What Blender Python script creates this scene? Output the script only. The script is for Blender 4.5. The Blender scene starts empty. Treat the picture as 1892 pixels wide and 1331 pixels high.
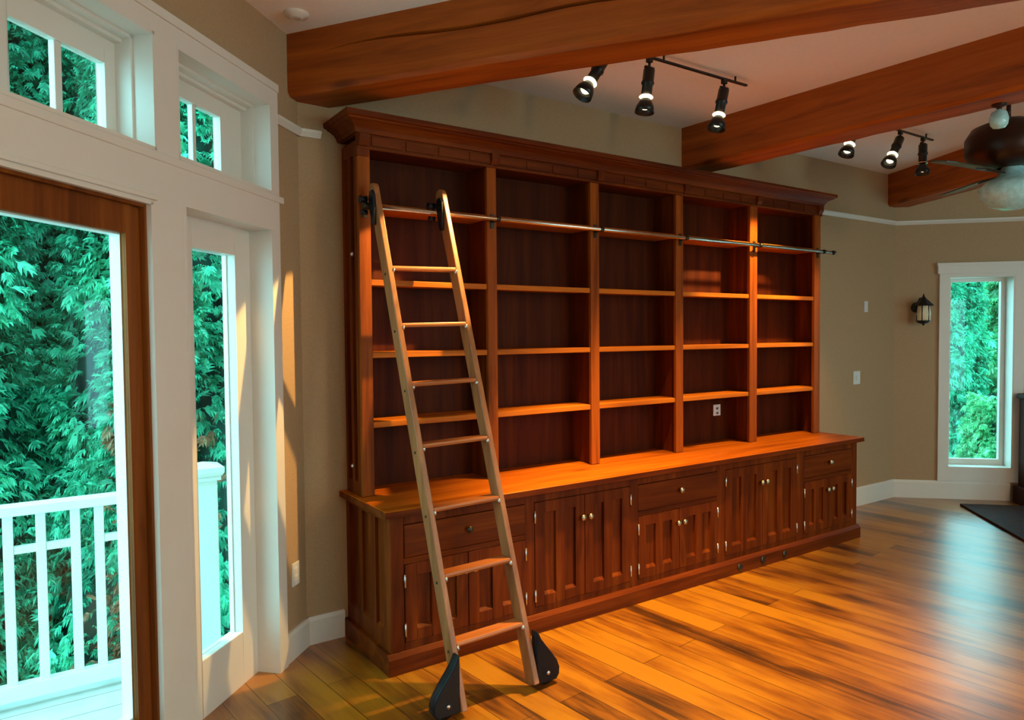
import bpy, bmesh, math, random
from mathutils import Vector, Matrix
import numpy as np
S = bpy.context.scene
COL = S.collection
c45 = math.sqrt(.5)

# ------------------------------------------------------------------ camera
def make_camera():
    cam = bpy.data.cameras.new('camera'); o = bpy.data.objects.new('camera', cam); COL.objects.link(o)
    f, p, r, a = 1311.6, math.radians(2.0), math.radians(-.5), math.radians(56.03)
    F = Vector((math.cos(a)*math.cos(p), math.sin(a)*math.cos(p), -math.sin(p)))
    R = Vector((math.sin(a), -math.cos(a), 0)); U = R.cross(F)
    R2 = R*math.cos(r)+U*math.sin(r); U2 = U*math.cos(r)-R*math.sin(r)
    m = Matrix((R2, U2, -F)).transposed().to_4x4(); m.translation = (0, 0, 1.6)
    o.matrix_world = m
    cam.sensor_width = 36; cam.lens = f/1892*36; cam.clip_start = .05
    S.camera = o
make_camera()

# ------------------------------------------------------------------ world, exposure, added fill lights
S.view_settings.view_transform = 'Standard'
S.view_settings.look = 'None'
S.view_settings.gamma = 1
S.view_settings.use_curve_mapping = False
S.view_settings.exposure = 0.0
w = bpy.data.worlds.new('sky'); S.world = w; w.use_nodes = True
bg = w.node_tree.nodes['Background']
bg.inputs[0].default_value = (.36, .90, 1.0, 1); bg.inputs[1].default_value = 6.5

def lamp(name, kind, loc, energy, color, target=None, size=.05, angle=60, blend=.3, sizey=None):
    l = bpy.data.lights.new(name, kind); l.energy = energy; l.color = color
    if kind == 'AREA':
        l.size = size
        if sizey: l.shape = 'RECTANGLE'; l.size_y = sizey
    else: l.shadow_soft_size = size
    if kind == 'SPOT': l.spot_size = math.radians(angle); l.spot_blend = blend
    o = bpy.data.objects.new(name, l); COL.objects.link(o); o.location = loc
    if target is not None:
        o.rotation_euler = (Vector(target)-Vector(loc)).to_track_quat('-Z', 'Y').to_euler()
    return o
WARM = (1, .60, .18)
SOFT = (1, .70, .43)
# invented fill lights behind the camera's view, added to brighten the room
lamp('fill_area', 'AREA', (3.2, -2.2, 3.0), 85, SOFT, (3.2, -2.2, 0), 1.6)
lamp('fill_point', 'POINT', (3.4, -2.0, 2.2), 85, SOFT, size=.18)
lamp('fill_point', 'POINT', (-.6, -1.2, 2.2), 28, SOFT, size=.18)
lamp('fill_area', 'AREA', (-.2, -.4, 3.0), 22, SOFT, (-.2, -.4, 0), .8)
lamp('fill_area', 'AREA', (7.5, -2.4, 3.0), 20, SOFT, (7.5, -2.4, 0), 1.6)

# ------------------------------------------------------------------ materials
def mat(name): 
    m = bpy.data.materials.new(name); m.use_nodes = True
    return m, m.node_tree.nodes, m.node_tree.links, m.node_tree.nodes['Principled BSDF']
def ramp(N, stops):
    r = N.new('ShaderNodeValToRGB')
    while len(r.color_ramp.elements) < len(stops): r.color_ramp.elements.new(.5)
    for e, (p, c) in zip(r.color_ramp.elements, stops): e.position = p; e.color = (*c, 1)
    return r
def plain(name, col, rough=.5, metal=0, var=.06, scale=20, bump=0, emit=None, spec=.5, coat=0):
    m, N, L, B = mat(name)
    tc = N.new('ShaderNodeTexCoord'); nz = N.new('ShaderNodeTexNoise'); nz.inputs['Scale'].default_value = scale
    nz.inputs['Detail'].default_value = 4
    L.new(tc.outputs['Object'], nz.inputs['Vector'])
    lo = tuple(max(0, x*(1-var)) for x in col); hi = tuple(min(1, x*(1+var)) for x in col)
    r = ramp(N, [(.3, lo), (.7, hi)]); L.new(nz.outputs['Fac'], r.inputs[0]); L.new(r.outputs[0], B.inputs['Base Color'])
    B.inputs['Roughness'].default_value = rough; B.inputs['Metallic'].default_value = metal
    B.inputs['Specular IOR Level'].default_value = spec; B.inputs['Coat Weight'].default_value = coat
    if bump:
        b = N.new('ShaderNodeBump'); b.inputs['Strength'].default_value = bump; b.inputs['Distance'].default_value = .01
        L.new(nz.outputs['Fac'], b.inputs['Height']); L.new(b.outputs[0], B.inputs['Normal'])
    if emit:
        B.inputs['Emission Color'].default_value = (*emit[0], 1); B.inputs['Emission Strength'].default_value = emit[1]
    return m
def wood(name, dark, mid, light, axis=2, rough=.5, sc=1.0, knots=False, rot=None, spec=.13):
    """grain stretched along one axis"""
    m, N, L, B = mat(name)
    tc = N.new('ShaderNodeTexCoord'); mp = N.new('ShaderNodeMapping')
    s = [14*sc, 14*sc, 14*sc]; s[axis] = .9*sc
    if rot is not None:
        m0 = N.new('ShaderNodeMapping'); m0.inputs['Rotation'].default_value = (0, 0, rot)
        L.new(tc.outputs['Object'], m0.inputs['Vector']); L.new(m0.outputs[0], mp.inputs['Vector'])
    else: L.new(tc.outputs['Object'], mp.inputs['Vector'])
    mp.inputs['Scale'].default_value = s
    n1 = N.new('ShaderNodeTexNoise'); n1.inputs['Scale'].default_value = 1.0; n1.inputs['Detail'].default_value = 8; n1.inputs['Roughness'].default_value = .65
    n1.inputs['Distortion'].default_value = .6
    L.new(mp.outputs[0], n1.inputs['Vector'])
    r = ramp(N, [(.28, dark), (.5, mid), (.74, light)]); L.new(n1.outputs['Fac'], r.inputs[0])
    out = r.outputs[0]
    if knots:
        v = N.new('ShaderNodeTexVoronoi'); v.inputs['Scale'].default_value = 1
        m2 = N.new('ShaderNodeMapping'); s2 = [3.5, 3.5, 3.5]; s2[axis] = 1.1; m2.inputs['Scale'].default_value = s2
        L.new((m0 if rot is not None else tc).outputs[0 if rot is not None else 'Object'], m2.inputs['Vector']); L.new(m2.outputs[0], v.inputs['Vector'])
        r2 = ramp(N, [(.04, (.25, .2, .2)), (.12, (1, 1, 1))]); L.new(v.outputs['Distance'], r2.inputs[0])
        mx = N.new('ShaderNodeMixRGB'); mx.blend_type = 'MULTIPLY'; mx.inputs[0].default_value = .8
        L.new(out, mx.inputs[1]); L.new(r2.outputs[0], mx.inputs[2]); out = mx.outputs[0]
    L.new(out, B.inputs['Base Color'])
    B.inputs['Roughness'].default_value = rough; B.inputs['Specular IOR Level'].default_value = spec
    b = N.new('ShaderNodeBump'); b.inputs['Strength'].default_value = .12; b.inputs['Distance'].default_value = .004
    L.new(n1.outputs['Fac'], b.inputs['Height']); L.new(b.outputs[0], B.inputs['Normal'])
    return m

M = {}
CD, CM, CL = (.048, .007, .0004), (.118, .020, .0010), (.22, .048, .003)
M['case_v'] = wood('cherry_wood_upright', CD, CM, CL, 2)
M['stile'] = wood('cherry_stile_lit', (.10, .017, .0008), (.25, .055, .0025), (.40, .10, .006), 2)  # lighter copy of the cherry: lamplight on the stile fronts put into colour
M['case_h'] = wood('cherry_wood_lengthwise', CD, CM, CL, 0)
M['case_d'] = wood('cherry_wood_crosswise', CD, CM, CL, 1)
M['case_back'] = wood('cherry_back_shaded', (.028, .0035, .0003), (.062, .0095, .0004), (.10, .018, .0008), 2, .6, spec=.12)  # back boards coloured darker for the shade inside the bays
M['shelf'] = wood('shelf_wood', (.26, .06, .004), (.46, .125, .008), (.62, .19, .012), 0, .5)
M['counter'] = wood('countertop_wood', (.21, .042, .002), (.38, .085, .004), (.52, .14, .007), 0, .38, knots=True)
M['ladder'] = wood('oak_ladder_wood', (.17, .055, .016), (.30, .115, .036), (.43, .18, .062), 2, .38, spec=.5)
M['rung'] = wood('oak_rung_wood', (.24, .065, .016), (.42, .13, .03), (.55, .2, .055), 0, .36, spec=.5)
BD, BM, BL = (.13, .022, .002), (.34, .072, .005), (.48, .12, .010)
M['door_wood'] = wood('door_wood_stain', (.08, .02, .003), (.19, .05, .007), (.28, .085, .012), 2, .5, spec=.15)
M['dark_wood'] = wood('dark_cabinet_wood', (.012, .002, .0008), (.035, .006, .0015), (.06, .012, .003), 2, .7, spec=.1)
M['white'] = plain('white_painted_wood', (.72, .68, .62), .42, var=.015, scale=8)
M['wall'] = plain('tan_wall_paint', (.42, .275, .15), .8, var=.06, scale=90, bump=.12)
M['ceil'] = plain('white_ceiling_paint', (.86, .83, .82), .85, var=.02, scale=60, bump=.05)
M['ext_white'] = plain('exterior_white_paint', (.82, .84, .82), .5, var=.02)
M['deck'] = plain('deck_boards', (.62, .60, .58), .6, var=.15, scale=5)
M['black'] = plain('black_metal', (.012, .012, .013), .35, metal=.3)
M['blackcast'] = plain('black_cast_iron', (.004, .007, .011), .3, metal=.0, spec=.25, bump=.03)
M['steel'] = plain('polished_rail_metal', (.62, .56, .48), .22, metal=1)
M['hinge'] = plain('satin_nickel', (.62, .60, .62), .3, metal=1)
M['knob'] = plain('aged_brass_knob', (.42, .36, .26), .3, metal=1)
M['darkknob'] = plain('dark_bronze_knob', (.05, .045, .035), .35, metal=.8)
M['plate'] = plain('white_plastic', (.68, .70, .70), .35, var=.01)
M['frost'] = plain('frosted_glass', (.42, .82, .88), .25, var=.15, scale=30, coat=.4)
M['amber'] = plain('cream_lantern_glass', (.72, .62, .40), .35, var=.2, scale=18)
M['blade'] = plain('fan_blade_green_black', (.035, .055, .035), .3, var=.3, scale=8)
M['bronze'] = plain('oil_rubbed_bronze', (.03, .011, .006), .4, metal=.4)
M['bulb'] = plain('lamp_lens_glow', (1, .9, .7), .5, emit=((1, .86, .50), 3.5))
M['siding'] = plain('orange_house_siding', (.45, .16, .05), .7)

def glass_mat():
    m, N, L, B = mat('window_glass'); N.remove(B); out = N['Material Output']
    t = N.new('ShaderNodeBsdfTransparent'); t.inputs[0].default_value = (.97, 1, .99, 1)
    g = N.new('ShaderNodeBsdfGlossy'); g.inputs['Roughness'].default_value = .02
    lw = N.new('ShaderNodeLayerWeight'); pw = N.new('ShaderNodeMath'); pw.operation = 'POWER'; pw.inputs[1].default_value = 5; L.new(lw.outputs['Facing'], pw.inputs[0])
    fr = N.new('ShaderNodeMath'); fr.operation = 'MULTIPLY_ADD'; fr.inputs[1].default_value = .5; fr.inputs[2].default_value = .02; L.new(pw.outputs[0], fr.inputs[0])
    mx = N.new('ShaderNodeMixShader'); L.new(fr.outputs[0], mx.inputs[0]); L.new(t.outputs[0], mx.inputs[1]); L.new(g.outputs[0], mx.inputs[2])
    L.new(mx.outputs[0], out.inputs[0]); return m
M['glass'] = glass_mat()

def floor_mat():
    m, N, L, B = mat('old_pine_floorboards')
    tc = N.new('ShaderNodeTexCoord'); mp = N.new('ShaderNodeMapping'); mp.inputs['Rotation'].default_value = (0, 0, math.radians(90-6))
    L.new(tc.outputs['Object'], mp.inputs['Vector'])
    br = N.new('ShaderNodeTexBrick'); br.inputs['Scale'].default_value = 1; br.inputs['Brick Width'].default_value = 2.2; br.inputs['Row Height'].default_value = .14
    br.inputs['Mortar Size'].default_value = .0022; br.inputs['Mortar Smooth'].default_value = .3; br.offset = .37
    br.inputs['Color1'].default_value = (0, 0, 0, 1); br.inputs['Color2'].default_value = (1, 1, 1, 1); br.inputs['Mortar'].default_value = (.5, .5, .5, 1)
    L.new(mp.outputs[0], br.inputs['Vector'])
    g = N.new('ShaderNodeMapping'); g.inputs['Scale'].default_value = (1.1, 16, 1); L.new(mp.outputs[0], g.inputs['Vector'])
    n = N.new('ShaderNodeTexNoise'); n.inputs['Detail'].default_value = 8; n.inputs['Roughness'].default_value = .7; n.inputs['Scale'].default_value = 1; n.inputs['Distortion'].default_value = .8
    L.new(g.outputs[0], n.inputs['Vector'])
    g2 = N.new('ShaderNodeMapping'); g2.inputs['Scale'].default_value = (1.0, 3.6, 1); L.new(mp.outputs[0], g2.inputs['Vector'])
    n2 = N.new('ShaderNodeTexNoise'); n2.inputs['Detail'].default_value = 3; n2.inputs['Scale'].default_value = 1.9; L.new(g2.outputs[0], n2.inputs['Vector'])
    a = N.new('ShaderNodeMath'); a.operation = 'MULTIPLY'; a.inputs[1].default_value = .22; L.new(br.outputs['Color'], a.inputs[0])
    a2 = N.new('ShaderNodeMath'); a2.operation = 'MULTIPLY_ADD'; a2.inputs[1].default_value = .55; L.new(n.outputs['Fac'], a2.inputs[0]); L.new(a.outputs[0], a2.inputs[2])
    a3 = N.new('ShaderNodeMath'); a3.operation = 'MULTIPLY_ADD'; a3.inputs[1].default_value = .6; L.new(n2.outputs['Fac'], a3.inputs[0]); L.new(a2.outputs[0], a3.inputs[2])
    r = ramp(N, [(.40, (.016, .007, .002)), (.53, (.075, .023, .003)), (.63, (.24, .075, .004)), (.78, (.40, .16, .007))])
    L.new(a3.outputs[0], r.inputs[0])
    mx = N.new('ShaderNodeMixRGB'); mx.blend_type = 'MULTIPLY'; L.new(br.outputs['Fac'], mx.inputs[0]); L.new(r.outputs[0], mx.inputs[1]); mx.inputs[2].default_value = (.15, .12, .1, 1)
    L.new(mx.outputs[0], B.inputs['Base Color'])
    rr = N.new('ShaderNodeMapRange'); rr.inputs[3].default_value = .24; rr.inputs[4].default_value = .40; L.new(n.outputs['Fac'], rr.inputs[0]); L.new(rr.outputs[0], B.inputs['Roughness'])
    B.inputs['Specular IOR Level'].default_value = .6; B.inputs['Coat Weight'].default_value = .5; B.inputs['Coat Roughness'].default_value = .30
    b = N.new('ShaderNodeBump'); b.inputs['Strength'].default_value = .2; b.inputs['Distance'].default_value = .004
    L.new(a3.outputs[0], b.inputs['Height']); L.new(b.outputs[0], B.inputs['Normal'])
    return m
M['floor'] = floor_mat()

def beam_mat(name, heading):
    # grain runs along local X of the heading; long drying cracks
    m = wood(name, BD, BM, BL, 0, .5, .8, knots=True, rot=-heading, spec=.3)
    return m
def leaf_mat(name, dark, mid, light):
    m, N, L, B = mat(name)
    tc = N.new('ShaderNodeTexCoord'); nz = N.new('ShaderNodeTexNoise'); nz.inputs['Scale'].default_value = 1.6; nz.inputs['Detail'].default_value = 6
    L.new(tc.outputs['Object'], nz.inputs['Vector'])
    ge = N.new('ShaderNodeNewGeometry')
    a = N.new('ShaderNodeMath'); a.operation = 'MULTIPLY_ADD'; a.inputs[1].default_value = .35; L.new(ge.outputs['Random Per Island'], a.inputs[0]); L.new(nz.outputs['Fac'], a.inputs[2])
    r = ramp(N, [(.45, dark), (.68, mid), (.92, light)]); L.new(a.outputs[0], r.inputs[0]); L.new(r.outputs[0], B.inputs['Base Color'])
    B.inputs['Roughness'].default_value = .5
    tr = N.new('ShaderNodeBsdfTranslucent'); L.new(r.outputs[0], tr.inputs[0]); mx = N.new('ShaderNodeMixShader'); mx.inputs[0].default_value = .35
    L.new(B.outputs[0], mx.inputs[1]); L.new(tr.outputs[0], mx.inputs[2]); L.new(mx.outputs[0], N['Material Output'].inputs[0])
    return m
M['leaf'] = leaf_mat('cedar_foliage', (.010, .14, .07), (.035, .44, .25), (.15, .76, .48))
M['leaf2'] = leaf_mat('bright_foliage', (.02, .18, .06), (.08, .50, .18), (.40, .85, .55))
M['core'] = plain('shade_core', (.012, .055, .038), .9, var=.5, scale=4)  # dark colour for the shaded gaps inside the crowns
M['bark'] = plain('tree_bark', (.10, .05, .03), .9, var=.4, scale=14, bump=.5)
M['rust'] = leaf_mat('rusty_dead_foliage', (.06, .03, .015), (.30, .12, .05), (.5, .3, .16))
M['ground'] = plain('garden_ground', (.03, .07, .03), .95, var=.5, scale=3)

# ------------------------------------------------------------------ mesh helpers
class MB:
    def __init__(s, T=None): s.v = []; s.f = []; s.T = T; s.sm = []
    def add(s, vs, fs, T=None, smooth=False):
        n = len(s.v)
        for p in vs:
            p = Vector(p)
            if T is not None: p = T @ p
            if s.T is not None: p = s.T @ p
            s.v.append(p)
        s.f += [tuple(i+n for i in f) for f in fs]; s.sm += [smooth]*len(fs)
        return s
    def box(s, x0, x1, y0, y1, z0, z1, T=None):
        vs = [(x, y, z) for z in (z0, z1) for y in (y0, y1) for x in (x0, x1)]
        return s.add(vs, [(0, 1, 3, 2), (4, 6, 7, 5), (0, 4, 5, 1), (2, 3, 7, 6), (0, 2, 6, 4), (1, 5, 7, 3)], T)
    def prism(s, poly, a, b, plane='xy', T=None, smooth=False):
        """polygon extruded along the third axis from a to b"""
        def P(u, v, h): return {'xy': (u, v, h), 'xz': (u, h, v), 'yz': (h, u, v)}[plane]
        n = len(poly); vs = [P(u, v, a) for u, v in poly]+[P(u, v, b) for u, v in poly]
        fs = [tuple(range(n)), tuple(range(2*n-1, n-1, -1))]
        s.add(vs, fs, T); k = len(s.v)-2*n
        s.f += [(k+i, k+(i+1) % n, k+n+(i+1) % n, k+n+i) for i in range(n)]; s.sm += [smooth]*n
        return s
    def tube(s, p0, p1, r0, r1=None, n=14, smooth=True):
        r1 = r0 if r1 is None else r1
        p0 = Vector(p0); p1 = Vector(p1); d = (p1-p0).normalized(); u = d.orthogonal().normalized(); w_ = d.cross(u)
        vs = []
        for p, r in ((p0, r0), (p1, r1)):
            for i in range(n):
                a = 2*math.pi*i/n; vs.append(p+u*math.cos(a)*r+w_*math.sin(a)*r)
        fs = [(i, (i+1) % n, n+(i+1) % n, n+i) for i in range(n)]
        s.add(vs, fs, smooth=smooth); s.add(vs[:n], [tuple(range(n))]); s.add(vs[n:], [tuple(range(n))])
        return s
    def lathe(s, prof, c=(0, 0, 0), axis=(0, 0, 1), n=20, smooth=True):
        """prof: (radius, height) along axis from c"""
        d = Vector(axis).normalized(); u = d.orthogonal().normalized(); w_ = d.cross(u); c = Vector(c); vs = []
        for r, h in prof:
            for i in range(n):
                a = 2*math.pi*i/n; vs.append(c+d*h+(u*math.cos(a)+w_*math.sin(a))*max(r, 1e-4))
        fs = [(j*n+i, j*n+(i+1) % n, (j+1)*n+(i+1) % n, (j+1)*n+i) for j in range(len(prof)-1) for i in range(n)]
        return s.add(vs, fs, smooth=smooth)
    def build(s, name, m, parent=None, bevel=0, doubles=True, **tags):
        me = bpy.data.meshes.new(name); off = Vector((0, 0, 0))
        if parent is not None: off = abs_loc(parent)
        me.from_pydata([tuple(p-off) for p in s.v], [], s.f)
        me.polygons.foreach_set('use_smooth', s.sm)
        bm = bmesh.new(); bm.from_mesh(me)
        if doubles: bmesh.ops.remove_doubles(bm, verts=bm.verts, dist=1e-5)
        bmesh.ops.recalc_face_normals(bm, faces=bm.faces); bm.to_mesh(me); bm.free()
        if isinstance(m, str): m = M[m]
        me.materials.append(m)
        o = bpy.data.objects.new(name, me); COL.objects.link(o)
        if parent is not None: o.parent = parent
        if bevel:
            b = o.modifiers.new('bevel', 'BEVEL'); b.width = bevel; b.segments = 2; b.limit_method = 'ANGLE'; b.angle_limit = math.radians(40)
        for k, v in tags.items(): o[k] = v
        return o
def abs_loc(o):
    p = Vector((0, 0, 0))
    while o is not None: p += o.location; o = o.parent
    return p
def thing(name, loc, label=None, cat=None, group=None, kind=None):
    o = bpy.data.objects.new(name, None); COL.objects.link(o); o.location = loc; o.empty_display_size = .1
    if label: o['label'] = label
    if cat: o['category'] = cat
    if group: o['group'] = group
    if kind: o['kind'] = kind
    return o
def tag(o, label, cat, group=None):
    o['label'] = label; o['category'] = cat
    if group: o['group'] = group
    return o

# wall frames: local x = along the wall, y = outwards through the wall, z = up
PA = Vector((1.14, 3.62, 0)); PB = Vector((6.877, 3.62, 0))
TL = Matrix(((c45, -c45, 0, PA.x), (c45, c45, 0, PA.y), (0, 0, 1, 0), (0, 0, 0, 1)))
TR = Matrix(((c45, c45, 0, PB.x), (-c45, c45, 0, PB.y), (0, 0, 1, 0), (0, 0, 0, 1)))
H = 3.09

def panel(mb, a0, a1, z0, z1, y0, y1, holes):
    """slab with rectangular holes"""
    xs = sorted({a0, a1, *[h[0] for h in holes], *[h[1] for h in holes]}); zs = sorted({z0, z1, *[h[2] for h in holes], *[h[3] for h in holes]})
    xs = [x for x in xs if a0 <= x <= a1]; zs = [z for z in zs if z0 <= z <= z1]
    for i in range(len(xs)-1):
        j = 0
        while j < len(zs)-1:
            xm = (xs[i]+xs[i+1])/2
            solid = lambda k: not any(h[0] < xm < h[1] and h[2] < (zs[k]+zs[k+1])/2 < h[3] for h in holes)
            if solid(j):
                k = j
                while k+1 < len(zs)-1 and solid(k+1): k += 1
                mb.box(xs[i], xs[i+1], y0, y1, zs[j], zs[k+1]); j = k+1
            else: j += 1
    return mb

# ------------------------------------------------------------------ room shell
THK = .135
room = [(1.14, 3.62), (6.877, 3.62), (10.93, -.433), (10.93, -6.1), (-3.1, -6.1), (-3.1, -.62)]
def slab(name, z0, z1, m):
    ctr = Vector((4, -1.5)); poly = [tuple(ctr+(Vector(p)-ctr)*1.03) for p in room]
    return MB().prism(poly, z0, z1).build(name, m, kind='structure')
slab('floor', -.12, 0, 'floor')
slab('ceiling', H, H+.12, 'ceil')
DOOR = (-2.12, -1.12, 0.0, 2.085); SL = (-.95, -.305, 0.0, 2.11)
T1 = (-1.80, -1.092, 2.27, 2.69); T2 = (-.974, -.30, 2.27, 2.69)
SL0 = (-2.93, -2.29, 0.0, 2.11); T0 = (-2.55, -1.92, 2.27, 2.69)
LH = [DOOR, SL, T1, T2, SL0, T0]
panel(MB(TL), -6.05, 0, 0, H, 0, THK, LH).build('wall_left', 'wall', kind='structure')
MB().box(1.14, 6.877, 3.62, 3.80, 0, H).build('wall_back', 'wall', kind='structure')
W4 = (.47, 1.03, .30, 2.12); W5 = (2.25, 3.25, .30, 2.12)
W4T = None
panel(MB(TR), 0, 5.74, 0, H, 0, THK, [W4, W5]).build('wall_right', 'wall', kind='structure')
MB().box(10.93, 11.1, -6.1, -.43, 0, H).build('wall_east', 'wall', kind='structure')
panel(MB(), -3.1, 10.93, 0, H, -6.28, -6.1, [(1.0, 3.4, .3, 2.3), (5.0, 7.4, .3, 2.3)]).build('wall_rear', 'wall', kind='structure')
MB().box(-3.28, -3.1, -6.1, -.62, 0, H).build('wall_west', 'wall', kind='structure')

# white casing of the left wall, one flat joined panel with the openings in it
cas = panel(MB(TL), -3.15, -.24, 0, 2.79, -.025, 0, LH)
cas.box(-3.15, -.24, -.032, -.025, 2.755, 2.79)
for h in LH:   # reveals lining each opening
    d = {2.69: .13, 2.11: .13, 2.085: .03}[h[3]]
    t = .012
    cas.box(h[0], h[0]+t, -.026, d, h[2], h[3]); cas.box(h[1]-t, h[1], -.026, d, h[2], h[3])
    cas.box(h[0], h[1], -.026, d, h[3]-t, h[3])
    if h[2] > 1: cas.box(h[0], h[1], -.026, d, h[2], h[2]+t)
    if h[3] == 2.69:  # stepped stop mouldings inside the transom reveals
        for a, b_ in ((h[0]+t, h[0]+t+.010), (h[1]-t-.010, h[1]-t)): cas.box(a, b_, .055, .13, h[2]+t, h[3]-t)
        cas.box(h[0]+t, h[1]-t, .055, .13, h[3]-t-.012, h[3]-t)
        cas.box(h[0]+t, h[1]-t, .09, .13, h[3]-t-.026, h[3]-t-.012)
cas.build('trim_1', 'white', bevel=.002, kind='structure')
MB(TL).box(-3.18, -.205, -.031, -.004, 2.237, 2.268).build('trim_2', 'white', bevel=.004, kind='structure')
MB(TL).box(-2.13, -1.105, -.036, -.02, 2.09, 2.108).build('trim_3', 'white', bevel=.003, kind='structure')
# picture rail and baseboards
def rail_profile(mb, T, a0, a1, z, h=.036, d=.03):
    mb.prism([(0, z-h), (-d*.4, z-h), (-d, z-h*.35), (-d, z), (0, z)], a0, a1, 'yz', T)
MBp = MB(); rail_profile(MBp, TL, -.24, .012, 2.655); MBp.build('trim_4', 'white', kind='structure')
TBk = Matrix(((1, 0, 0, 1.14), (0, 1, 0, 3.62), (0, 0, 1, 0), (0, 0, 0, 1)))
MBp = MB(); rail_profile(MBp, TBk, -.012, .115, 2.655); rail_profile(MBp, TBk, 4.36, 5.745, 2.655); MBp.build('trim_5', 'white', kind='structure')
MBp = MB(); rail_profile(MBp, TR, -.01, 5.7, 2.655); MBp.build('trim_6', 'white', kind='structure')
def base(mb, T, a0, a1): mb.prism([(0, 0), (-.018, 0), (-.018, .125), (-.012, .145), (0, .145)], a0, a1, 'yz', T)
m_ = MB(); base(m_, TL, -.24, .008); m_.build('baseboard_left', 'white', kind='structure')
def base2(mb, T, a0, a1): mb.prism([(0, 0), (-.018, 0), (-.018, .15), (-.012, .172), (0, .172)], a0, a1, 'yz', T)
m_ = MB(); base(m_, TBk, -.008, .20); base2(m_, TBk, 4.2, 5.745); m_.build('baseboard_back', 'white', kind='structure')
m_ = MB(); base2(m_, TR, -.007, 1.02); m_.build('baseboard_right', 'white', kind='structure')

# ------------------------------------------------------------------ windows and the door
def sash(name, T, x0, x1, z0, z1, y0, y1, gx0, gx1, gz0, gz1, mt='white', munt=(), bead=True, outer=None):
    root = thing(name, (T @ Vector(((x0+x1)/2, (y0+y1)/2, z0))), kind='structure')
    f = panel(MB(T), x0, x1, z0, z1, y0, y1, [(gx0, gx1, gz0, gz1)])
    f.build('sash_frame', mt, root, bevel=.003)
    for a, b_ in munt: MB(T).box(a, b_, y0+.008, y1-.004, gz0, gz1).build('muntin', mt, root, bevel=.002)
    ym = (y0+y1)/2
    MB(T).box(gx0, gx1, ym-.003, ym+.003, gz0, gz1).build('glass_pane', 'glass', root)
    if outer:
        w_ = outer
        panel(MB(T), gx0-.03, gx1+.03, gz0-.03, gz1+.03, y1, y1+.02, [(gx0+w_*0, gx1-w_, gz0+w_*.2, gz1-w_*.1)]).build('outer_bead', 'ext_white', root)
    return root
# transoms, deep in the reveal
sash('window_1', TL, -1.788, -1.104, 2.282, 2.678, .12, .155, -1.548, -1.163, 2.337, 2.566, munt=((-1.370, -1.341),))
sash('window_2', TL, -.962, -.312, 2.282, 2.678, .12, .155, -.80, -.482, 2.344, 2.580, munt=((-.667, -.645),))
sash('window_3', TL, -.938, -.317, .0, 2.098, .09, .13, -.745, -.440, .245, 1.972, outer=.008)
sash('window_5', TL, -2.918, -2.303, .0, 2.098, .09, .13, -2.70, -2.42, .245, 1.972)
sash('window_6', TL, -2.538, -1.932, 2.282, 2.678, .12, .155, -2.45, -2.02, 2.337, 2.566, munt=((-2.25, -2.22),))
# wooden glazed door with its own jamb
dr = thing('door_1', TL @ Vector((-1.62, .05, 0)), kind='structure')
panel(MB(TL), -2.108, -1.131, 0, 2.074, -.006, .12, [(-2.096, -1.143, 0, 2.062)]).build('jamb', 'door_wood', dr, bevel=.002)
panel(MB(TL), -2.094, -1.145,   .012, 2.060, .014, .034, [(-1.99, -1.213, .262, 1.962)]).build('door_frame', 'door_wood', dr, bevel=.003)
panel(MB(TL), -2.01, -1.150, .242, 1.988, .034, .075, [(-1.985, -1.218, .268, 1.957)]).build('glazing_bead', 'ext_white', dr)
MB(TL).box(-1.99, -1.213, .020, .025, .262, 1.962).build('glass_pane', 'glass', dr)
MB(TL).box(-2.10, -1.13, -.0, .20, 0, .012).build('threshold', 'door_wood', dr)

# right wall window
cs = panel(MB(TR), .39, 1.115, .175, 2.235, -.028, 0, [W4])
cs.box(.37, 1.135, -.045, 0, 2.145, 2.235); cs.box(.36, 1.145, -.055, 0, 2.22, 2.245)
t = .012; h = W4
cs.box(h[0], h[0]+t, -.026, .16, h[2], h[3]); cs.box(h[1]-t, h[1], -.026, .16, h[2], h[3]); cs.box(h[0], h[1], -.026, .16, h[3]-t, h[3]); cs.box(h[0], h[1], -.026, .16, h[2], h[2]+t)
cs.build('trim_7', 'white', bevel=.002, kind='structure')
sash('window_4', TR, .482, 1.018, .312, 2.108, .12, .16, .542, .975, .368, 2.072)
sash('window_7', TR, 2.25, 3.25, .30, 2.12, .10, .134, 2.33, 3.17, .38, 2.04)
panel(MB(TR), 2.17, 3.33, .175, 2.235, -.028, .0, [W5]).build('trim_8', 'white', bevel=.002, kind='structure')

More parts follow.
